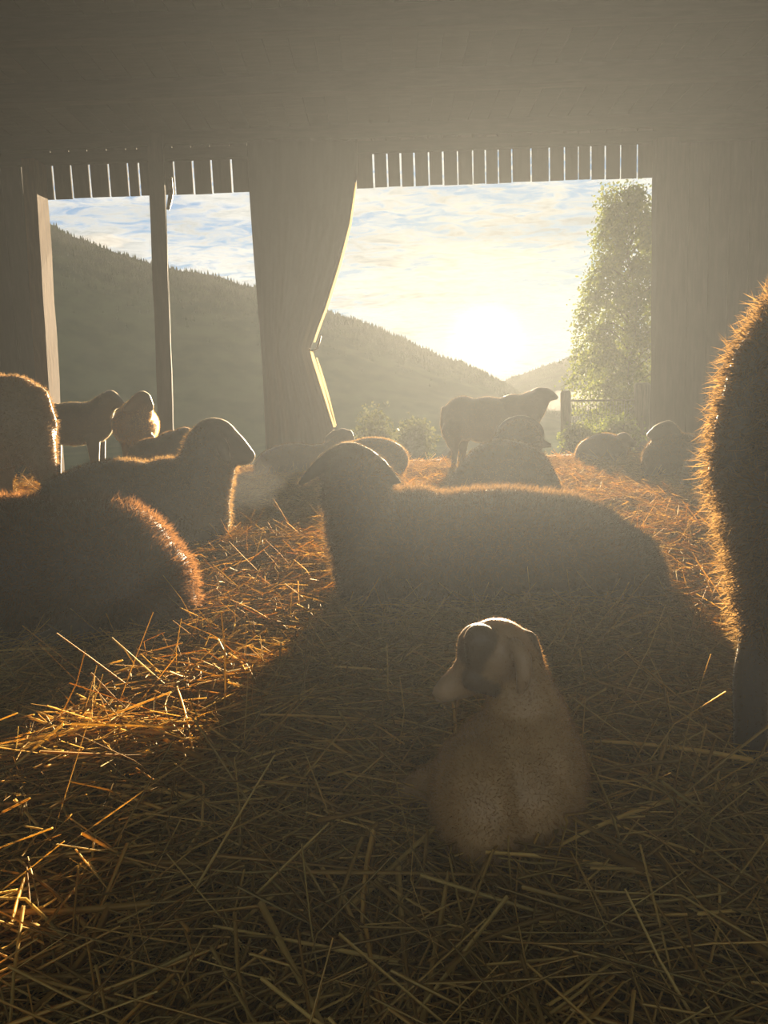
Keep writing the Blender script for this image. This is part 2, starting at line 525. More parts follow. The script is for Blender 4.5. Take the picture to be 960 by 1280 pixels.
def ribbon(name, pts, wpx, Yd, mat, parent):
    """narrow strip of cloth along pixel points at depth Yd, slightly cupped"""
    n = len(pts); Vr = []
    for k, (px_, py_) in enumerate(pts):
        w_ = wpx * (0.45 + 0.55 * math.sin(math.pi * (k + .5) / n))
        for q_, dy in ((-.5, 0.0), (0, -0.012), (.5, 0.008)):
            q = at(px_ + q_ * w_, py_, Yd); Vr.append((q.x, q.y + dy, q.z))
    Fr = [(k * 3 + j, k * 3 + 3 + j, k * 3 + 4 + j, k * 3 + 1 + j) for k in range(n - 1) for j in range(2)]
    o = link(name, mesh_np(name, np.array(Vr), np.array(Fr), mat, smooth=True)); pt(o, parent)
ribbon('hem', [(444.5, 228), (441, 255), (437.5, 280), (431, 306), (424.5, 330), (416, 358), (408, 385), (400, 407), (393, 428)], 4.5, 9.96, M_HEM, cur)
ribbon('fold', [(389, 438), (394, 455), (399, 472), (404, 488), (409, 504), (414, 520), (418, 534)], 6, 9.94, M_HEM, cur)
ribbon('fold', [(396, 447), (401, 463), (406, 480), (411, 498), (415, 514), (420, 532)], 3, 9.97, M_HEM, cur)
tube('tie_cord', [at(386, 436, 9.83), at(390, 439, 9.82), at(396, 436, 9.84), at(399, 428, 9.88), at(401, 420, 9.92)], 0.012, M_ROPE, cur)

# ------------------------------------------------------------------ land outside
def meadow_z(x, y):
    s = np.clip(y - 13.5, 0, None)
    return -0.14 - 0.115 * s - 0.0006 * s ** 2 * (s < 60) + 0.05 * np.sin(x * .9) * np.sin(y * .7) * np.clip((y - 11) / 4, 0, 1)
mo = link('meadow', grid_mesh('meadow', -140, 140, Y_WALL + 0.12, 260, 120, 120, meadow_z, M_GRASS))
tag(mo, kind='structure')
# the land around and behind the barn
g2 = link('ground', grid_mesh('ground', -140, 140, -140, Y_WALL + .12, 40, 40, lambda x, y: -0.32 + 0 * x, M_GRASS))
tag(g2, kind='structure')

def az_el(px, py):
    d = ray(px, py).normalized()
    return math.atan2(d.x, d.y), math.asin(d.z)

def mountain(name, tab, Rr, Rb, zb, seed, ntree, az_rng, th):
    ae = [az_el(*p) for p in tab]
    A = np.array([a for a, e in ae]); E = np.array([e for a, e in ae])
    r_ = np.random.default_rng(seed)
    ph = r_.uniform(0, 6.28, 40)
    na, nt = 260, 46
    def surf(a, t):
        e = np.interp(a, A, E)
        ridge = CAM_H + Rr * np.tan(np.maximum(e, R(-1.6)))
        for k in range(8):
            ridge = ridge + (Rr * 0.0011 / (1 + k * .5)) * np.sin(a * (34 + 23 * k) + ph[k])
        r = Rb + (Rr - Rb) * t
        prof = np.clip((t - 0.62) / 0.38, 0, 1) ** 0.9
        z = zb + (ridge - zb) * prof
        gul = 0
        for k in range(6):
            gul = gul + np.sin(a * (18 + 15 * k) + ph[10 + k] + 2.0 * t * (k % 3)) / (1 + k)
        z = z + gul * (ridge - zb) * 0.006 * np.sin(np.clip(t, 0, 1) * math.pi)
        return np.stack([r * np.sin(a), r * np.cos(a), z], -1)
    aa, tt = np.meshgrid(np.linspace(*az_rng, na), np.linspace(0, 1, nt))
    V = surf(aa, tt)
    back = V[-1].copy(); back[:, :2] *= 1.35; back[:, 2] = zb      # far slope
    V = np.concatenate([V.reshape(-1, 3), back])
    i = np.arange(na * (nt + 1)).reshape(nt + 1, na)
    Fi = np.stack([i[:-1, :-1], i[:-1, 1:], i[1:, 1:], i[1:, :-1]], -1).reshape(-1, 4)
    o = link(name, mesh_np(name, V, Fi, M_HILL, smooth=True)); tag(o, kind='structure')
    # conifers
    a = r_.uniform(az_rng[0], az_rng[1], ntree); t = 1 - np.abs(r_.normal(0, 0.06, ntree)); t = np.clip(t, 0.7, 1)
    base = surf(a, t); h = r_.uniform(0.55, 1.25, ntree) * th; w = h * r_.uniform(0.16, 0.26, ntree)
    k = 5; TV = np.zeros((ntree, k + 1, 3)); TV[:, k] = base; TV[:, k, 2] += h
    for j in range(k):
        TV[:, j] = base; TV[:, j, 0] += w * math.cos(j * 6.283 / k); TV[:, j, 1] += w * math.sin(j * 6.283 / k); TV[:, j, 2] -= 1
    fi = np.array([(j, (j + 1) % k, k) for j in range(k)])
    TF = (np.arange(ntree)[:, None, None] * (k + 1) + fi[None]).reshape(-1, 3)
    f = link('conifer_forest', mesh_np('conifer_forest', TV.reshape(-1, 3), TF, M_CONIF), o)
    tag(f, kind='stuff')
    return o

near_ridge = [(-500, 60), (-200, 170), (0, 245), (58, 277), (90, 296), (120, 309), (190, 329), (260, 344), (320, 360), (410, 389), (450, 402), (500, 424),
              (560, 449), (610, 467), (640, 487), (680, 508), (740, 530), (820, 545), (1400, 560)]
far_ridge = [(-200, 560), (500, 540), (590, 500), (620, 482), (640, 471), (665, 462), (690, 454), (715, 446), (770, 428), (860, 412), (1000, 400), (1400, 395)]
mountain('mountain_near', near_ridge, 3000, 500, -70, 3, 15000, (R(-62), R(40)), 17)
mountain('mountain_far', far_ridge, 5200, 1500, -90, 5, 6000, (R(-30), R(50)), 17)

# leaf clusters ---------------------------------------------------------
def leaf_mesh(name, P, size, cols, mat, r_, droop=0.3):
    n = len(P)
    d = r_.normal(size=(n, 3)); d[:, 2] -= droop; d /= np.linalg.norm(d, axis=1)[:, None]
    s = np.cross(d, r_.normal(size=(n, 3))); s /= np.linalg.norm(s, axis=1)[:, None]
    sz = size * r_.uniform(0.6, 1.3, n)[:, None]
    V = np.stack([P, P + d * sz * .5 + s * sz * .32, P + d * sz, P + d * sz * .5 - s * sz * .32], 1)
    Fi = np.arange(n * 4).reshape(n, 4)
    col = np.repeat(cols, 4, axis=0)
    return mesh_np(name, V.reshape(-1, 3), Fi, mat, col)

def leaf_cols(n, r_, a, b):
    t = r_.random(n)[:, None]
    return np.array(a) * (1 - t) + np.array(b) * t

def birch():
    r_ = np.random.default_rng(21)
    Y = 17.0
    bx_, by_ = at(783, 500, Y).x, Y
    zb = float(meadow_z(bx_, by_))
    T = empty('birch_tree', (bx_, by_, zb))
    tag(T, 'slender birch with drooping sunlit leaves outside the opening next to the broad post', 'tree')
    top = at(785, 226, Y).z
    ts = np.linspace(0, 1, 14)
    tr = np.stack([bx_ + 0.10 * np.sin(ts * 4), by_ + 0.06 * np.sin(ts * 5 + 1), zb - .1 + (top - zb) * ts], -1)
    tube('trunk', tr, 0.09 * (1 - ts) + 0.008, M_BARK, T, 8)
    prof = [(0.0, 0.05), (0.10, 0.7), (0.2, 1.1), (0.35, 1.32), (0.5, 1.28), (0.65, 1.12), (0.8, 0.9), (0.9, 0.66), (1.0, 0.30)]
    LP = []
    nb = 75
    for b in range(nb):
        t = 0.10 + 0.88 * (b + .5) / nb
        rad = np.interp(t, [p[0] for p in prof], [p[1] for p in prof]) * r_.uniform(0.7, 1.12)
        a = b * 2.399 + r_.uniform(-.3, .3)
        base = np.array([np.interp(t, ts, tr[:, 0]), np.interp(t, ts, tr[:, 1]), np.interp(t, ts, tr[:, 2])])
        s = np.linspace(0, 1, 6)
        rise = rad * 0.55
        pts = np.stack([base[0] + math.cos(a) * rad * s, base[1] + math.sin(a) * rad * s, base[2] + rise * np.sin(s * 2.2) - rad * 0.45 * s ** 2], -1)
        br = tube('branch', pts, 0.018 * (1 - s) + 0.004, M_TWIG, T, 4)
        nl = int(90 + 420 * rad)
        u = np.sqrt(r_.uniform(0.03, 1, nl))
        q = np.stack([np.interp(u, s, pts[:, k]) for k in range(3)], -1)
        q += r_.normal(0, 0.11, (nl, 3)); q[:, 2] -= np.abs(r_.normal(0, 0.14, nl))
        LP.append(q)
    LP = np.concatenate(LP)
    f = link('foliage', leaf_mesh('foliage', LP, 0.075, leaf_cols(len(LP), r_, (0.05, 0.075, 0.015), (0.12, 0.14, 0.03)), M_LEAF, r_, 0.5))
    tag(f, kind='stuff'); pt(f, T)
birch()

def shrub(px, py_top, py_base, Y, wpx, n, seed, name, label, size, ca, cb, group=None, zbase=None):
    r_ = np.random.default_rng(seed)
    b = at(px, py_base, Y)
    zb = float(meadow_z(b.x, Y)) if zbase is None else zbase
    top = at(px, py_top, Y).z
    w = wpx * Y / F_PX / 2
    T = empty(name, (b.x, Y, zb)); tag(T, label, 'bush', group)
    LP = []
    ns = 16
    for k in range(ns):
        a = k * 2.399; rr = math.sqrt((k + .5) / ns)
        tip = np.array([b.x + math.cos(a) * rr * w * .9, Y + math.sin(a) * rr * w * .8, zb + (top - zb) * (1 - .5 * rr ** 2) * r_.uniform(.8, 1.0)])
        bs = np.array([b.x + math.cos(a) * .12, Y + math.sin(a) * .12, zb - .05])
        s = np.linspace(0, 1, 5)[:, None]
        pts = bs * (1 - s) + tip * s; pts[:, 2] += 0.12 * np.sin(s[:, 0] * 3)
        tube('stem', pts, 0.02 * (1 - s[:, 0]) + 0.004, M_TWIG, T, 4)
        m_ = n // ns
        u = r_.uniform(.15, 1.0, m_) ** .7
        q = np.stack([np.interp(u, s[:, 0], pts[:, j]) for j in range(3)], -1) + r_.normal(0, w * .17, (m_, 3))
        q[:, 2] = np.maximum(q[:, 2], zb + .02)
        LP.append(q)
    LP = np.concatenate(LP)
    f = link('foliage', leaf_mesh('foliage', LP, size, leaf_cols(len(LP), r_, ca, cb), M_LEAF, r_)); tag(f, kind='stuff'); pt(f, T)

shrub(470, 505, 580, 24, 62, 2600, 31, 'leafy_bush', 'hazy leafy bush below the curtain edge, taller of the two downhill', 0.12, (0.03, 0.034, 0.014), (0.055, 0.058, 0.022))
shrub(520, 514, 580, 22, 56, 2200, 32, 'leafy_bush', 'hazy leafy bush downhill, directly left of the standing sheep rump', 0.11, (0.03, 0.034, 0.014), (0.055, 0.058, 0.022))
shrub(722, 530, 580, 12.4, 50, 1500, 33, 'low_bush', 'low green bush growing at the foot of the round fence post', 0.06, (0.05, 0.07, 0.02), (0.13, 0.15, 0.035))
shrub(775, 522, 580, 12.0, 58, 1900, 34, 'low_bush', 'low bright green bush against the wire fence beneath the birch', 0.06, (0.05, 0.08, 0.02), (0.15, 0.18, 0.04))

# fence ------------------------------------------------------------------
YF = 13.2
fb = at(745, 560, YF)
fence = empty('wire_fence', (fb.x, YF, float(meadow_z(fb.x, YF))))
tag(fence, 'wire mesh fence with a round wooden post outside between sheep and birch', 'fence')
def fpost(px, pyt, wpx, rnd=True):
    q = at(px, pyt, YF); zb = float(meadow_z(q.x, YF)) - 0.1; r_ = wpx * YF / F_PX / 2
    zz = [zb, (zb + q.z) / 2, q.z - .05, q.z - .015, q.z]
    tube('post', [(q.x, YF, z) for z in zz], [r_, r_, r_, r_ * .85, r_ * .45], M_FENCE, fence, 12)
fpost(707, 488, 13); fpost(803, 478, 20)
zr0, zr1 = at(713, 501, YF), at(793, 500, YF)
tube('rail', [zr0, zr1], 0.018, M_FENCE, fence, 6)
zlow = float(meadow_z(fb.x, YF)) + .03
wm = None
for k in range(23):
    t = (k + .5) / 23; q = zr0.lerp(zr1, t)
    o = tube('wire', [(q.x, YF + .01, zlow), (q.x, YF + .01, q.z)], 0.004, M_WIRE, fence, 4)
for k in range(6):
    z = zlow + (zr0.z - zlow) * (k + .3) / 6
    tube('wire', [(zr0.x, YF - .01, z), (zr1.x, YF - .01, z)], 0.004, M_WIRE, fence, 4)

# sloping wooden ramp by the sill
a, b_, c_ = at(534, 579, 11.2), at(566, 556, 11.2), at(566, 579, 11.2)
bm = bmesh.new()
tri = [(a.x, a.z - .12), (c_.x + .14, c_.z - .12), (c_.x + .14, b_.z + .03), (b_.x, b_.z)]
v0 = [bm.verts.new((x, 10.9, z)) for x, z in tri]; v1 = [bm.verts.new((x, 11.5, z)) for x, z in tri]
bm.faces.new(v0); bm.faces.new(v1[::-1])
for k in range(4): bm.faces.new((v0[k], v1[k], v1[(k + 1) % 4], v0[(k + 1) % 4]))
bmesh.ops.recalc_face_normals(bm, faces=bm.faces)
bmesh.ops.bevel(bm, geom=bm.edges[:], offset=.01, segments=1, affect='EDGES')
me = bpy.data.meshes.new('sloping_trough'); bm.to_mesh(me); bm.free(); me.materials.append(M_FENCE)
tag(link('sloping_trough', me), 'dark slope-sided wooden trough just outside the sill by the sheep hind leg', 'trough')

# ------------------------------------------------------------------ straw bed
def straw_np(n, xs, ys, zs, length, width, r_, segs, tilt, up_share=0.0):
    th = r_.uniform(0, math.pi * 2, n)
    el = r_.normal(0, tilt, n)
    up = r_.random(n) < up_share
    el[up] = r_.uniform(0.35, 1.0, up.sum())
    L = length * r_.uniform(0.4, 1.25, n); Wd = width * r_.uniform(0.5, 1.3, n)
    d = np.stack([np.cos(th) * np.cos(el), np.sin(th) * np.cos(el), np.sin(el)], -1)
    s = np.stack([-np.sin(th), np.cos(th), np.zeros(n)], -1)
    u = np.cross(s, d)
    tw = r_.uniform(0, 6.28, n)[:, None]
    s2 = s * np.cos(tw) + u * np.sin(tw); u2 = np.cross(s2, d)
    bend = r_.normal(0, 0.10, n)[:, None] * L[:, None]; kink = r_.random(n) < 0.2
    bend[kink] *= 2.5
    c0 = np.stack([xs, ys, zs], -1)
    V = np.zeros((n, segs + 1, 3, 3))
    for k in range(segs + 1):
        t = k / segs - .5
        c_ = c0 + d * (L[:, None] * t) + u * (bend * (0.25 - t * t) * 1.0) + s * (bend * (0.25 - t * t) * 2.0)
        taper = 1.0 - 0.45 * (k / segs)
        for j, w_ in enumerate((0, 2.094, 4.189)):
            V[:, k, j] = c_ + (s2 * math.cos(w_) * (Wd / 2)[:, None] + u2 * math.sin(w_) * (Wd * .28)[:, None]) * taper
    low = V[..., 2].min(axis=(1, 2)); gz = bed(xs, ys) - .03
    V[..., 2] += np.maximum(0, gz - low)[:, None, None]
    fi = []
    for k in range(segs):
        for j in range(3):
            j2 = (j + 1) % 3
            fi += [(k * 3 + j, k * 3 + j2, k * 3 + 3 + j2), (k * 3 + j, k * 3 + 3 + j2, k * 3 + 3 + j)]
    fi = np.array(fi); m_ = (segs + 1) * 3
    Fi = (np.arange(n)[:, None, None] * m_ + fi[None]).reshape(-1, 3)
    return V.reshape(-1, 3), Fi, m_

def straw_cols(n, r_):
    t = r_.random(n)[:, None]; v = r_.uniform(0.45, 1.15, n)[:, None]
    return (np.array([0.56, 0.30, 0.050]) * (1 - t) + np.array([0.84, 0.58, 0.15]) * t) * v

bedding = link('straw_bedding', grid_mesh('straw_bedding', XL + .05, XR - .05, YB + .05, Y_WALL + .02, 150, 170, lambda x, y: bed(x, y) - 0.03, M_SOIL))
tag(bedding, 'deep golden straw bedding covering the whole barn floor', 'straw')
Vs, Fs, Cs, off = [], [], [], 0
def scatter(n, y0, y1, length, width, segs, tilt, zhi, up, spread=0.62, seed=1):
    global off
    r_ = np.random.default_rng(seed)
    y = y0 + (y1 - y0) * r_.random(n)
    keep = r_.random(n) < (y / y1) ** .5
    y = y[keep]
    x = (r_.random(len(y)) * 2 - 1) * (spread * y + 0.35)
    x = np.clip(x, XL + .3, XR - .3)
    z = bed(x, y) + zhi * r_.random(len(y)) ** 1.3 - .02
    V_, F_, m_ = straw_np(len(y), x, y, z, length, width, r_, segs, tilt, up)
    Vs.append(V_); Fs.append(F_ + off); Cs.append(np.repeat(straw_cols(len(y), r_), m_, axis=0)); off += len(V_)
scatter(15000, 0.5, 2.2, 0.34, 0.0062, 3, 0.16, 0.07, 0.02, seed=41)
scatter(24000, 2.0, 4.2, 0.24, 0.0062, 3, 0.20, 0.07, 0.05, seed=42)
scatter(28000, 4.0, 7.2, 0.24, 0.0065, 2, 0.22, 0.07, 0.06, seed=43)
scatter(30000, 7.0, 10.2, 0.24, 0.0075, 1, 0.22, 0.07, 0.06, seed=44)
lo = link('loose_straw', mesh_np('loose_straw', np.concatenate(Vs), np.concatenate(Fs), M_STRAW, np.concatenate(Cs)), bedding)
tag(lo, kind='stuff')
# the biggest stalks, one by one, close to the camera
r_ = np.random.default_rng(77)
variants = []
for k in range(14):
    z0 = np.zeros(1)
    V_, F_, m_ = straw_np(1, z0, z0, z0 + 5, r_.uniform(.30, .55), r_.uniform(.008, .0135), np.random.default_rng(100 + k), 5, 0.04)
    V_ -= V_.mean(axis=0)
    variants.append(mesh_np('stalk', V_, F_, M_STRAW, np.repeat(straw_cols(1, r_) * 1.05, m_, axis=0)))
for k in range(300):
    y = 0.85 + 1.5 * r_.random() ** 1.3
    x = (r_.random() * 2 - 1) * (0.5 * y + .12)
    o = link('stalk', variants[k % 14], bedding, (x, y, float(bed(x, y)) + r_.uniform(.02, .06)))
    o.rotation_euler = (r_.normal(0, .10), r_.normal(0, .10), r_.uniform(0, 6.28))
# ------------------------------------------------------------------ sheep
_ico = bmesh.new(); bmesh.ops.create_icosphere(_ico, subdivisions=3, radius=1.0)
IV = np.array([v.co[:] for v in _ico.verts]); IF = np.array([[v.index for v in f.verts] for f in _ico.faces]); _ico.free()

def E(px, py, Y, rx, rz, ry, col=0, roll=0.0, yaw=0.0):
    """ellipsoid: centre by pixel+depth, radii rx, rz given in pixels at that depth, ry in metres"""
    c_ = np.array(at(px, py, Y)); s = Y / F_PX / math.cos(R(4))
    return dict(c=c_, r=np.array([rx * s, ry, rz * s]), M=np.array(Euler((0, R(roll), R(yaw))).to_matrix()), col=col)

def chain(pts, col=0):
    """tapered limb of overlapping balls: (px, py, Y, r_px)"""
    out = []
    P_ = [(np.array(at(p[0], p[1], p[2])), p[3] * p[2] / F_PX) for p in pts]
    for (a, ra), (b, rb) in zip(P_[:-1], P_[1:]):
        L = np.linalg.norm(b - a); n = max(2, int(L / (0.35 * min(ra, rb))) + 1)
        for k in range(n + 1):
            t = k / n; r = ra + (rb - ra) * t
            out.append(dict(c=a + (b - a) * t, r=np.array([r, r, r]), M=np.eye(3), col=col))
    return out

def leg(px, py, Y, r0, r1, col=1, foot=None, bend=0):
    """standing leg from a joint down to the ground"""
    q = at(px, py, Y); s = F_PX / Y
    fx = q.x + (foot or 0) / s
    z0 = q.z; zk = z0 * .45
    out = []
    pts = [(np.array([q.x, Y, z0]), r0 / s), (np.array([(q.x + fx) / 2 + bend / s, Y, zk]), (r0 * .3 + r1 * .8) / s), (np.array([fx, Y, 0.05]), r1 / s), (np.array([fx, Y, 0.0]), r1 * 1.15 / s)]
    for (a, ra), (b, rb) in zip(pts[:-1], pts[1:]):
        L = np.linalg.norm(b - a); n = max(2, int(L / (0.35 * min(ra, rb))) + 1)
        for k in range(n + 1):
            t = k / n; r = ra + (rb - ra) * t
            out.append(dict(c=a + (b - a) * t, r=np.array([r, r, r]), M=np.eye(3), col=col))
    return out

def sheep(name, label, cat, prims, cols, voxel, fur, eyes=(), group=None, smooth=5, seed=0, bare_len=0.25, wmat=None, smat=None):
    """cols: palette; index 0 is fleece, the others short hair. fur=(count, length, width)"""
    pr = []
    for p in prims: pr += p if isinstance(p, list) else [p]
    Vl, Fl, off_ = [], [], 0
    for p in pr:
        V_ = (IV * p['r']) @ p['M'].T + p['c']
        V_[:, 2] = np.maximum(V_[:, 2], -0.03)
        Vl.append(V_); Fl.append(IF + off_); off_ += len(IV)
    tmp = link('tmp', mesh_np('tmp', np.concatenate(Vl), np.concatenate(Fl)))
    md = tmp.modifiers.new('r', 'REMESH'); md.mode = 'VOXEL'; md.voxel_size = voxel
    ms = tmp.modifiers.new('s', 'SMOOTH'); ms.factor = 0.5; ms.iterations = smooth
    dg = bpy.context.evaluated_depsgraph_get()
    me = bpy.data.meshes.new_from_object(tmp.evaluated_get(dg))
    bpy.data.objects.remove(tmp)
    me.name = 'body'
    n = len(me.vertices)
    V_ = np.zeros(n * 3, dtype=np.float32); me.vertices.foreach_get('co', V_); V_ = V_.reshape(-1, 3).astype(float)
    pal = np.array(cols, float)
    wsum = np.zeros((n, len(pal)))
    for p in pr:
        q = ((V_ - p['c']) @ p['M']) / p['r']
        d = (np.linalg.norm(q, axis=1) - 1) * p['r'].min()
        w = np.exp(-np.clip(d, -0.02, 1) / (voxel * 0.7))
        wsum[:, p['col']] = np.maximum(wsum[:, p['col']], w)
    wsum = wsum ** 2; wsum /= wsum.sum(1)[:, None] + 1e-12
    col = wsum @ pal
    a = me.color_attributes.new('tint', 'FLOAT_COLOR', 'POINT')
    c4 = np.ones((n, 4), dtype=np.float32); c4[:, :3] = col; a.data.foreach_set('color', c4.ravel())
    me.polygons.foreach_set('use_smooth', np.ones(len(me.polygons), dtype=bool))
    me.materials.clear(); me.materials.append(smat or M_SKIN)
    base = V_.mean(axis=0); root = Vector((base[0], base[1], 0.0))
    V2 = V_ - np.array(root)
    me.vertices.foreach_set('co', V2.astype(np.float32).ravel()); me.update()
    body = link(name, me, None, root)
    tag(body, label, cat, group)
    # fleece
    cnt, ln, wd = fur
    if cnt:
        r_ = np.random.default_rng(500 + seed)
        me.calc_loop_triangles()
        nt = len(me.loop_triangles); tri = np.zeros(nt * 3, dtype=np.int32); me.loop_triangles.foreach_get('vertices', tri); tri = tri.reshape(-1, 3)
        A_, B_, D_ = V2[tri[:, 0]], V2[tri[:, 1]], V2[tri[:, 2]]
        cr = np.cross(B_ - A_, D_ - A_); ar = np.linalg.norm(cr, axis=1)
        pick = r_.choice(nt, cnt, p=ar / ar.sum())
        nn = cr[pick] / (ar[pick][:, None] + 1e-12)
        b1, b2 = r_.random(cnt), r_.random(cnt); sw = b1 + b2 > 1; b1[sw], b2[sw] = 1 - b1[sw], 1 - b2[sw]
        p0 = A_[pick] + (B_[pick] - A_[pick]) * b1[:, None] + (D_[pick] - A_[pick]) * b2[:, None]
        fc = col[tri[pick, 0]]; wool = wsum[tri[pick, 0], 0]
        up_ = p0[:, 2] > -0.02
        L = ln * r_.uniform(.45, 1.25, cnt) * (bare_len + (1 - bare_len) * wool)
        d1 = nn + r_.normal(0, .45, (cnt, 3)); d1[:, 2] -= .15; d1 /= np.linalg.norm(d1, axis=1)[:, None]
        d2 = d1 + r_.normal(0, .75, (cnt, 3)); d2[:, 2] -= .25; d2 /= np.linalg.norm(d2, axis=1)[:, None]
        sd = np.cross(d1, r_.normal(size=(cnt, 3))); sd /= np.linalg.norm(sd, axis=1)[:, None]
        Wd = (wd * r_.uniform(.6, 1.3, cnt))[:, None]
        p0 = p0 - nn * 0.003
        pm = p0 + d1 * (L * .5)[:, None]; ptip = pm + d2 * (L * .5)[:, None]
        SV = np.stack([p0 - sd * Wd, p0 + sd * Wd, pm - sd * Wd * .75, pm + sd * Wd * .75, ptip], 1)
        fi = np.array([(0, 1, 2), (1, 3, 2), (2, 3, 4)])
        SF = (np.arange(cnt)[:, None, None] * 5 + fi[None]).reshape(-1, 3)
        fc = fc * r_.uniform(.7, 1.3, cnt)[:, None]
        fo = link('fleece', mesh_np('fleece', SV.reshape(-1, 3), SF, wmat or M_WOOL, np.repeat(fc, 5, axis=0)), body)
        tag(fo, kind='stuff')
    for (px, py, Y, rpx) in eyes:
        q = at(px, py, Y); bm = bmesh.new(); bmesh.ops.create_icosphere(bm, subdivisions=2, radius=rpx * Y / F_PX)
        em = bpy.data.meshes.new('eye'); bm.to_mesh(em); bm.free(); em.materials.append(M_EYE)
        for p in em.polygons: p.use_smooth = True
        o = link('eye', em, None, q); pt(o, body)
    return body

DK = [(0.026, 0.015, 0.009), (0.016, 0.011, 0.008)]            # dark brown fleece, darker face
BR = [(0.040, 0.024, 0.014), (0.025, 0.017, 0.011)]
TAN = [(0.26, 0.17, 0.085), (0.20, 0.13, 0.07)]
BLK = [(0.030, 0.022, 0.016), (0.022, 0.017, 0.013)]
PALE = [(0.20, 0.135, 0.075), (0.17, 0.115, 0.065)]

# the big ewe in the middle
Y = 2.95
sheep('sheep', 'large dark brown sheep lying in the middle, lop ears spread, behind the lamb', 'sheep', [
    E(615, 706, Y, 185, 96, .27), E(520, 695, Y, 85, 85, .25), E(690, 708, Y, 105, 92, .28), E(752, 728, Y, 78, 78, .25), E(770, 752, Y - .06, 62, 55, .2),
    E(480, 718, Y - .04, 52, 75, .19), chain([(470, 715, Y - .03, 50), (452, 650, Y - .02, 44), (446, 606, Y, 42)]),
    E(437, 590, Y + .02, 37, 38, .11, 1), chain([(437, 592, Y, 34), (430, 606, Y + .16, 22), (427, 612, Y + .22, 17)], 1),
    chain([(416, 571, Y, 12), (398, 584, Y - .02, 10), (384, 597, Y - .03, 7), (374, 606, Y - .03, 4.5)], 1),
    chain([(458, 571, Y, 12), (476, 583, Y - .02, 10), (489, 595, Y - .03, 7), (499, 604, Y - .03, 4.5)], 1),
    chain([(470, 760, Y - .12, 22), (520, 785, Y - .25, 15), (470, 790, Y - .3, 13)], 1),
    chain([(740, 770, Y - .18, 40), (690, 790, Y - .26, 20), (640, 798, Y - .3, 14)], 1)],
    DK, 0.014, (75000, 0.042, 0.0011), seed=1)

# lying sheep cut by the left frame edge
Y = 2.75
sheep('sheep', 'dark sheep with curly fleece lying in left foreground, rump towards the middle', 'sheep', [
    E(20, 722, Y, 150, 102, .28), E(120, 716, Y, 105, 96, .27), E(165, 735, Y - .05, 78, 76, .24), E(190, 762, Y - .08, 58, 48, .18), E(-110, 720, Y, 120, 95, .26),
    chain([(-190, 690, Y, 62), (-235, 640, Y, 45), (-262, 610, Y, 40)]), chain([(-262, 612, Y, 40), (-300, 628, Y, 30), (-330, 640, Y, 20)], 1),
    chain([(225, 775, Y, 18), (262, 772, Y, 15), (298, 764, Y, 9)]),
    chain([(120, 790, Y - .2, 30), (60, 806, Y - .28, 18), (10, 812, Y - .3, 13)], 1)],
    [(0.032, 0.015, 0.008), (0.014, 0.010, 0.007)], 0.014, (80000, 0.042, 0.0012), seed=2)

# sheep lying behind it, head up
Y = 4.25
sheep('sheep', 'dark sheep lying with raised head in profile beneath the slim pole', 'sheep', [
    E(150, 638, Y, 98, 64, .27), E(215, 636, Y, 70, 64, .25), E(95, 645, Y, 50, 55, .25), E(252, 640, Y, 36, 58, .18),
    chain([(245, 625, Y, 42), (258, 585, Y, 36), (264, 560, Y, 32)]),
    E(268, 550, Y, 30, 28, .11, 1), chain([(270, 550, Y, 27), (288, 560, Y, 21), (303, 568, Y, 14), (310, 570, Y, 9.5)], 1),
    chain([(270, 545, Y - .1, 8), (278, 558, Y - .14, 9), (283, 574, Y - .15, 6)], 1),
    chain([(255, 680, Y - .15, 15), (285, 690, Y - .2, 10), (260, 694, Y - .24, 9)], 1)],
    BR, 0.014, (34000, 0.034, 0.0014), eyes=[(287, 551, Y - .075, 3.0)], seed=3)

# rump of the pale sheep standing at the left edge
Y = 6.0
sheep('sheep', 'pale woolly sheep standing at the left frame edge, only its rump in view', 'sheep', [
    E(-5, 528, Y, 62, 58, .27), E(22, 525, Y, 42, 54, .24), E(-70, 530, Y, 80, 52, .27), E(-120, 525, Y, 50, 50, .24),
    chain([(-150, 515, Y, 36), (-185, 480, Y, 26)]), chain([(-190, 475, Y, 24), (-215, 488, Y, 17), (-232, 498, Y, 11)], 1),
    chain([(40, 545, Y - .08, 27), (54, 580, Y - .08, 16), (60, 600, Y - .08, 10)]),
    chain([(60, 600, Y - .08, 10), (64, 625, Y - .08, 7), (64, 646, Y - .08, 6.5)], 1),
    chain([(0, 570, Y + .1, 20), (6, 600, Y + .1, 9), (10, 625, Y + .1, 6.5), (10, 646, Y + .1, 6.5)], 1),
    leg(-110, 570, Y - .1, 16, 6.5), leg(-130, 570, Y + .1, 16, 6.5), chain([(48, 495, Y, 12), (60, 530, Y, 11), (62, 560, Y, 7)])],
    [(0.34, 0.22, 0.10), (0.25, 0.17, 0.09)], 0.018, (32000, 0.040, 0.002), seed=4, wmat=M_PALE)

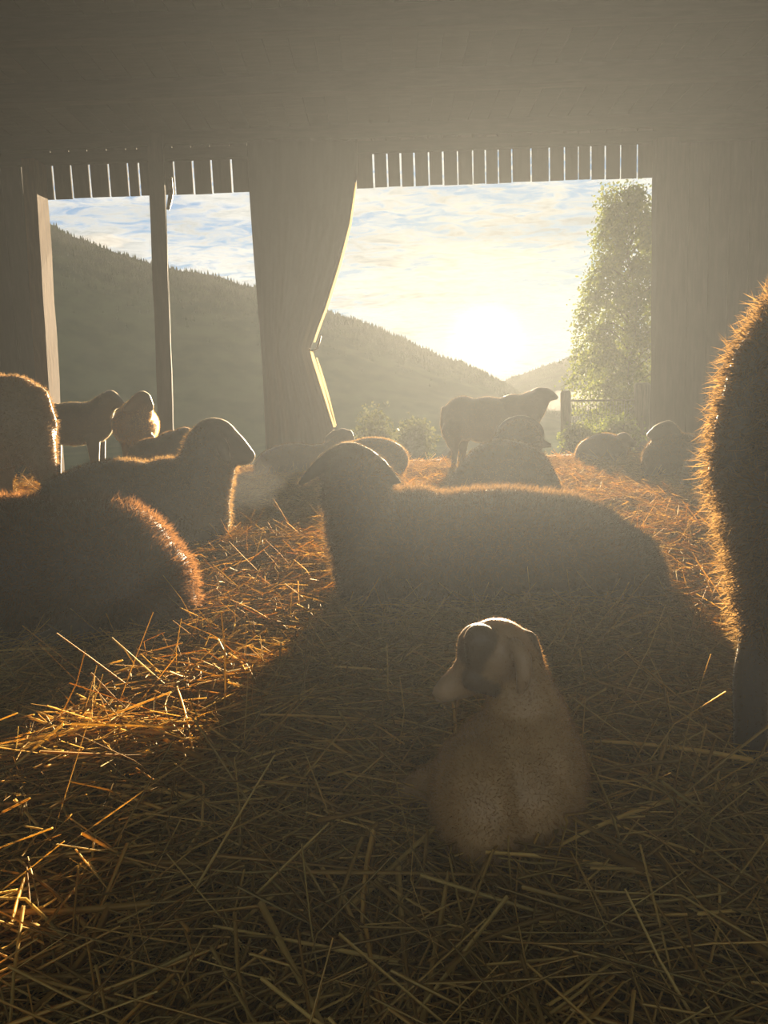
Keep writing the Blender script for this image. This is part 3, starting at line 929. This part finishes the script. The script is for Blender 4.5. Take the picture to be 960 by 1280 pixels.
# black sheep and the small one nose to nose
Y = 8.7
sheep('sheep', 'black sheep standing in profile behind the pale rump, nose to nose with another', 'sheep', [
    E(92, 530, Y, 46, 27, .22), E(112, 529, Y, 30, 26, .2), E(66, 530, Y, 30, 26, .21), chain([(120, 522, Y, 20), (130, 507, Y, 14), (138, 500, Y, 12)]),
    chain([(138, 498, Y, 10.5), (147, 503, Y, 7), (153, 508, Y, 4.5)], 1), chain([(134, 493, Y - .06, 3.5), (127, 494, Y - .12, 2.6)], 1),
    leg(60, 545, Y - .1, 9, 3.6), leg(68, 545, Y + .1, 9, 3.6), leg(116, 548, Y - .1, 9, 3.6), leg(124, 548, Y + .1, 8, 3.6)],
    BLK, 0.02, (15000, 0.020, 0.0018), seed=5)
Y = 8.1
sheep('sheep', 'brown sheep standing chest-on beside the slim pole, head turned to the black one', 'sheep', [
    E(170, 532, Y, 26, 27, .38), E(171, 522, Y - .1, 20, 22, .25), chain([(175, 515, Y - .2, 16), (177, 503, Y - .28, 12.5)]),
    chain([(178, 500, Y - .3, 11.5), (169, 504, Y - .34, 8.5), (162, 509, Y - .37, 6), (158, 512, Y - .38, 4.5)], 1), chain([(184, 497, Y - .3, 4), (189, 506, Y - .3, 3.6), (190, 513, Y - .3, 2.4)], 1),
    leg(158, 550, Y - .15, 8, 3.4), leg(187, 550, Y - .15, 8, 3.4), leg(163, 550, Y + .25, 8, 3.4), leg(177, 550, Y + .25, 8, 3.4)],
    [(0.13, 0.08, 0.04), (0.10, 0.062, 0.034)], 0.018, (16000, 0.020, 0.0017), seed=6)
Y = 7.6
sheep('sheep', 'dark sheep lying half hidden between slim pole and raised sheep head', 'sheep', [
    E(222, 566, Y, 34, 28, .25), E(232, 558, Y, 20, 24, .2), E(195, 572, Y, 36, 25, .24), chain([(232, 552, Y + .1, 12), (238, 545, Y + .15, 9)]), chain([(238, 546, Y + .15, 9), (246, 552, Y + .15, 5)], 1)],
    DK, 0.02, (9000, 0.022, 0.002), seed=7)

# sheep behind the big ewe's head
Y = 9.2
sheep('sheep', 'grey-brown sheep lying below the curtain, left of the big ewe head', 'sheep', [
    E(368, 582, Y, 50, 28, .26), E(400, 582, Y, 36, 27, .24), E(345, 586, Y, 28, 24, .24), chain([(410, 572, Y, 18), (425, 556, Y, 14), (428, 550, Y + .03, 13)]),
    chain([(428, 547, Y + .03, 12), (430, 554, Y + .15, 9), (430, 560, Y + .22, 7)], 1), chain([(418, 541, Y, 4), (411, 546, Y, 3.4), (407, 549, Y, 2.4)], 1), chain([(437, 541, Y, 4), (441, 548, Y, 3), (441, 552, Y, 2.4)], 1)],
    BR, 0.018, (14000, 0.026, 0.002), seed=8)
Y = 8.3
sheep('sheep', 'round-backed sheep lying right behind the lop ears of the big ewe', 'sheep', [
    E(466, 576, Y, 45, 29, .28), E(440, 580, Y + .1, 34, 28, .26), chain([(425, 580, Y + .25, 20), (410, 578, Y + .4, 14)]), chain([(408, 576, Y + .42, 12), (398, 584, Y + .42, 8), (392, 590, Y + .42, 6)], 1)],
    BR, 0.018, (18000, 0.028, 0.002), seed=9)

# sheep lying behind the big ewe's back
Y = 6.2
sheep('sheep', 'sheep lying in front of the standing one, facing away over the big ewe back', 'sheep', [
    E(631, 602, Y, 62, 53, .36), E(634, 594, Y + .15, 50, 46, .3), E(657, 612, Y, 43, 40, .3), E(603, 612, Y, 43, 40, .3), chain([(640, 572, Y + .25, 34), (648, 552, Y + .3, 29)]),
    E(650, 545, Y + .33, 31, 26, .11, 1), chain([(650, 548, Y + .35, 24), (654, 558, Y + .5, 15), (655, 564, Y + .56, 11)], 1),
    chain([(668, 548, Y + .3, 7), (678, 555, Y + .28, 5.5), (688, 557, Y + .27, 3.5)], 1), chain([(630, 548, Y + .3, 7), (621, 555, Y + .28, 5.5), (613, 560, Y + .27, 3.5)], 1)],
    BR, 0.018, (18000, 0.026, 0.002), seed=10)

# standing sheep against the sun
Y = 9.0
sheep('sheep', 'sheep standing in profile against the sun, the only one on its feet in the middle', 'sheep', [
    E(579, 523, Y, 26, 28, .2), E(608, 525, Y, 38, 29, .22), E(642, 524, Y, 30, 31, .2), chain([(650, 520, Y, 25), (662, 510, Y, 20), (671, 502, Y, 15)]),
    chain([(674, 497, Y, 13), (682, 494, Y, 9.5), (690, 495, Y, 5.5), (695, 497, Y, 3.4)], 1), chain([(668, 493, Y - .09, 3), (664, 498, Y - .11, 3), (662, 504, Y - .11, 2.4)], 1),
    chain([(556, 512, Y, 5), (554, 530, Y, 4.5), (556, 546, Y, 3.6)]), chain([(567, 538, Y - .08, 15), (566, 556, Y - .08, 7)]),
    chain([(566, 553, Y - .08, 7), (569, 565, Y - .08, 4.2), (567, 586, Y - .08, 3.8)], 1), chain([(575, 540, Y + .1, 14), (578, 556, Y + .1, 7), (579, 568, Y + .1, 4.2), (577, 586, Y + .1, 3.8)], 1),
    leg(644, 545, Y - .1, 12, 3.9), leg(652, 545, Y + .1, 12, 3.9)],
    BR, 0.018, (26000, 0.014, 0.0016), seed=11)

# right-hand lying sheep
Y = 7.2
sheep('sheep', 'small dark sheep lying by the right wall with its head lifted', 'sheep', [
    E(850, 574, Y, 46, 32, .24), E(830, 576, Y, 27, 30, .2), chain([(836, 560, Y, 18), (838, 547, Y, 13), (836, 540, Y, 11.5)]),
    chain([(835, 536, Y, 11), (823, 538, Y, 8), (813, 544, Y, 5)], 1), chain([(842, 533, Y - .06, 4), (848, 539, Y - .08, 3.4), (850, 545, Y - .08, 2.4)], 1),
    chain([(815, 590, Y - .1, 7), (806, 599, Y - .12, 4.5), (820, 603, Y - .14, 4)], 1)],
    DK, 0.017, (22000, 0.026, 0.0016), eyes=[(828, 533, Y - .075, 1.3)], seed=12)
Y = 6.2
sheep('sheep', 'brown sheep lying by the right wall, mostly hidden behind the near fluffy rump', 'sheep', [
    E(896, 598, Y, 44, 42, .26), E(925, 600, Y, 46, 40, .25), chain([(945, 590, Y, 24), (960, 565, Y, 17)]), chain([(962, 561, Y, 15), (975, 567, Y, 10), (984, 573, Y, 7)], 1)],
    BR, 0.018, (9000, 0.026, 0.0022), seed=13)
Y = 9.6
sheep('sheep', 'sheep lying far back at the sill below the low bushes', 'sheep', [
    E(754, 567, Y, 30, 26, .24), E(738, 570, Y, 19, 22, .2), chain([(770, 560, Y, 13), (779, 551, Y, 10)]), chain([(779, 549, Y, 9), (787, 553, Y, 6), (792, 556, Y, 4)], 1)],
    BR, 0.02, (9000, 0.024, 0.002), seed=14)

# near rump on the right
Y = 1.46
sheep('sheep', 'tall sheep standing close on the right, fluffy rump and hind leg glowing', 'sheep', [
    E(1050, 530, Y, 118, 195, .20), E(1015, 570, Y, 90, 165, .18), E(1190, 520, Y, 190, 170, .22), E(1330, 520, Y, 150, 175, .20),
    chain([(990, 640, Y - .05, 82), (972, 720, Y - .05, 52), (954, 790, Y - .05, 30)]),
    chain([(954, 790, Y - .05, 29), (939, 850, Y - .05, 24), (939, 930, Y - .05, 23), (940, 965, Y - .05, 25)], 1),
    chain([(1030, 660, Y + .14, 75), (1040, 760, Y + .14, 36), (1015, 850, Y + .14, 22), (1018, 940, Y + .14, 22)], 1),
    chain([(1000, 400, Y, 44), (952, 455, Y, 36), (925, 530, Y, 30), (910, 590, Y, 25), (922, 640, Y, 18)]),
    chain([(1360, 640, Y - .06, 55), (1370, 800, Y - .06, 26), (1365, 950, Y - .06, 23)], 1), chain([(1400, 640, Y + .1, 55), (1405, 800, Y + .1, 26), (1405, 940, Y + .1, 23)], 1),
    chain([(1430, 430, Y, 95), (1510, 330, Y, 66)]), chain([(1530, 310, Y, 60), (1600, 350, Y, 44), (1650, 385, Y, 30)], 1)],
    [(0.034, 0.020, 0.011), (0.020, 0.014, 0.010)], 0.013, (85000, 0.046, 0.0011), seed=15, bare_len=0.2)

# the lamb
Y = 1.25
LAMB = [(0.40, 0.235, 0.085), (0.12, 0.075, 0.035), (0.34, 0.20, 0.085), (0.25, 0.14, 0.055)]
sheep('lamb', 'small cream lamb curled on the straw in front, head turned left', 'lamb', [
    E(640, 985, Y, 92, 106, .15), E(598, 1002, Y - .05, 66, 92, .13), E(672, 965, Y + .02, 62, 100, .14), E(655, 1045, Y - .02, 74, 52, .14),
    chain([(662, 905, Y + .03, 54), (648, 860, Y + .04, 44), (640, 825, Y + .04, 38)]),
    E(622, 813, Y + .03, 45, 42, .062, 2), E(596, 812, Y + .035, 26, 34, .052, 1), chain([(606, 830, Y + .03, 34), (580, 850, Y + .03, 23), (560, 861, Y + .03, 17), (553, 866, Y + .03, 14)], 2),
    chain([(592, 848, Y - .005, 15), (614, 858, Y, 13)], 1), chain([(600, 800, Y - .012, 22), (598, 826, Y - .005, 16)], 1), chain([(660, 800, Y + .03, 13), (668, 822, Y + .03, 12)], 1),
    chain([(644, 806, Y - .03, 10), (654, 824, Y - .05, 13), (655, 846, Y - .055, 11), (650, 864, Y - .05, 7)], 2),
    chain([(560, 975, Y + .02, 30), (525, 985, Y + .06, 22), (498, 1000, Y + .08, 18)]),
    chain([(500, 1000, Y + .08, 17), (488, 1030, Y + .04, 13), (505, 1062, Y - .02, 11), (535, 1074, Y - .05, 11)], 3),
    chain([(690, 1080, Y - .05, 22), (640, 1092, Y - .12, 14), (600, 1094, Y - .12, 12)], 3)],
    LAMB, 0.0065, (95000, 0.0105, 0.0005), eyes=[(597, 829, Y - .008, 3.2)], seed=16, bare_len=0.6, wmat=M_PALE, smat=M_LAMBSKIN)

# ------------------------------------------------------------------ haze
def vol_mat(name, ext, scat, g, col):
    """haze volume: extinction ext per metre of which scat is scattered light, the rest soaked up"""
    mt, T = new_mat(name)
    v = T.n('ShaderNodeVolumeScatter')
    v.inputs['Color'].default_value = rgb(*col); v.inputs['Density'].default_value = scat; v.inputs['Anisotropy'].default_value = g
    b = T.n('ShaderNodeVolumeAbsorption')
    b.inputs['Color'].default_value = rgb(0, 0, 0); b.inputs['Density'].default_value = ext - scat
    ad = T.n('ShaderNodeAddShader'); T.link(v.outputs[0], ad.inputs[0]); T.link(b.outputs[0], ad.inputs[1])
    o = T.n('ShaderNodeOutputMaterial'); T.link(ad.outputs[0], o.inputs['Volume'])
    return mt
hb = box('barn_haze', (XL + .05, 2.75, 0.001), (XR - .05, Y_WALL + 0.6, ZC - .0), vol_mat('barn_haze', 0.015, 0.0004, 0.6, (.88, .95, 1.0)))
tag(hb, 'thin sunlit dust filling the far part of the barn', 'haze', kind='stuff')
hn = box('lens_veil_haze', (XL + .05, -0.25, 0.001), (XR - .05, 2.7, ZC - .0), vol_mat('lens_veil_haze', 0.085, 0.0036, 0.68, (.88, .95, 1.0)))  # haze block added close to the camera to imitate veiling glare of the lens
tag(hn, 'denser haze added near the camera, standing in for lens veil', 'haze', kind='stuff')
hv = box('valley_haze', (-4500, Y_WALL + .7, -120), (4500, 6500, 500), vol_mat('valley_haze', 0.00003, 0.000007, 0.4, (.95, .97, 1)))
tag(hv, 'thin pale haze lying in the mountain valley', 'haze', kind='stuff')

def puff(name, px, py, Y, rx, rz, ry, ext, scat, label):
    """a soft-edged bank of steam"""
    c0 = at(px, py, Y); bm = bmesh.new(); bmesh.ops.create_icosphere(bm, subdivisions=4, radius=1.0)
    sc_ = Y / F_PX
    for v in bm.verts:
        k = 1 + 0.16 * math.sin(5 * v.co.x + 2) * math.sin(4 * v.co.z + 1) + 0.10 * math.sin(9 * v.co.x + 7 * v.co.z)
        v.co = Vector((v.co.x * rx * sc_ * k, v.co.y * ry * k, v.co.z * rz * sc_ * k))
    me = bpy.data.meshes.new(name); bm.to_mesh(me); bm.free(); me.materials.append(vol_mat(name, ext, scat, 0.5, (1, .98, .95)))
    o = link(name, me, None, c0)
    tag(o, label, 'mist', kind='stuff')
puff('breath_steam', 312, 606, 4.75, 40, 32, .18, 0.22, 0.020, 'faint breath steam drifting in front of the raised sheep head')
puff('mist_bank', 722, 500, 60, 40, 13, 3.0, 0.10, 0.016, 'bright mist bank glowing behind the round fence post')
puff('mist_wisp', 112, 302, 2900, 48, 8, 60, 0.004, 0.0005, 'pale cloud wisp clinging to the left mountain ridge')
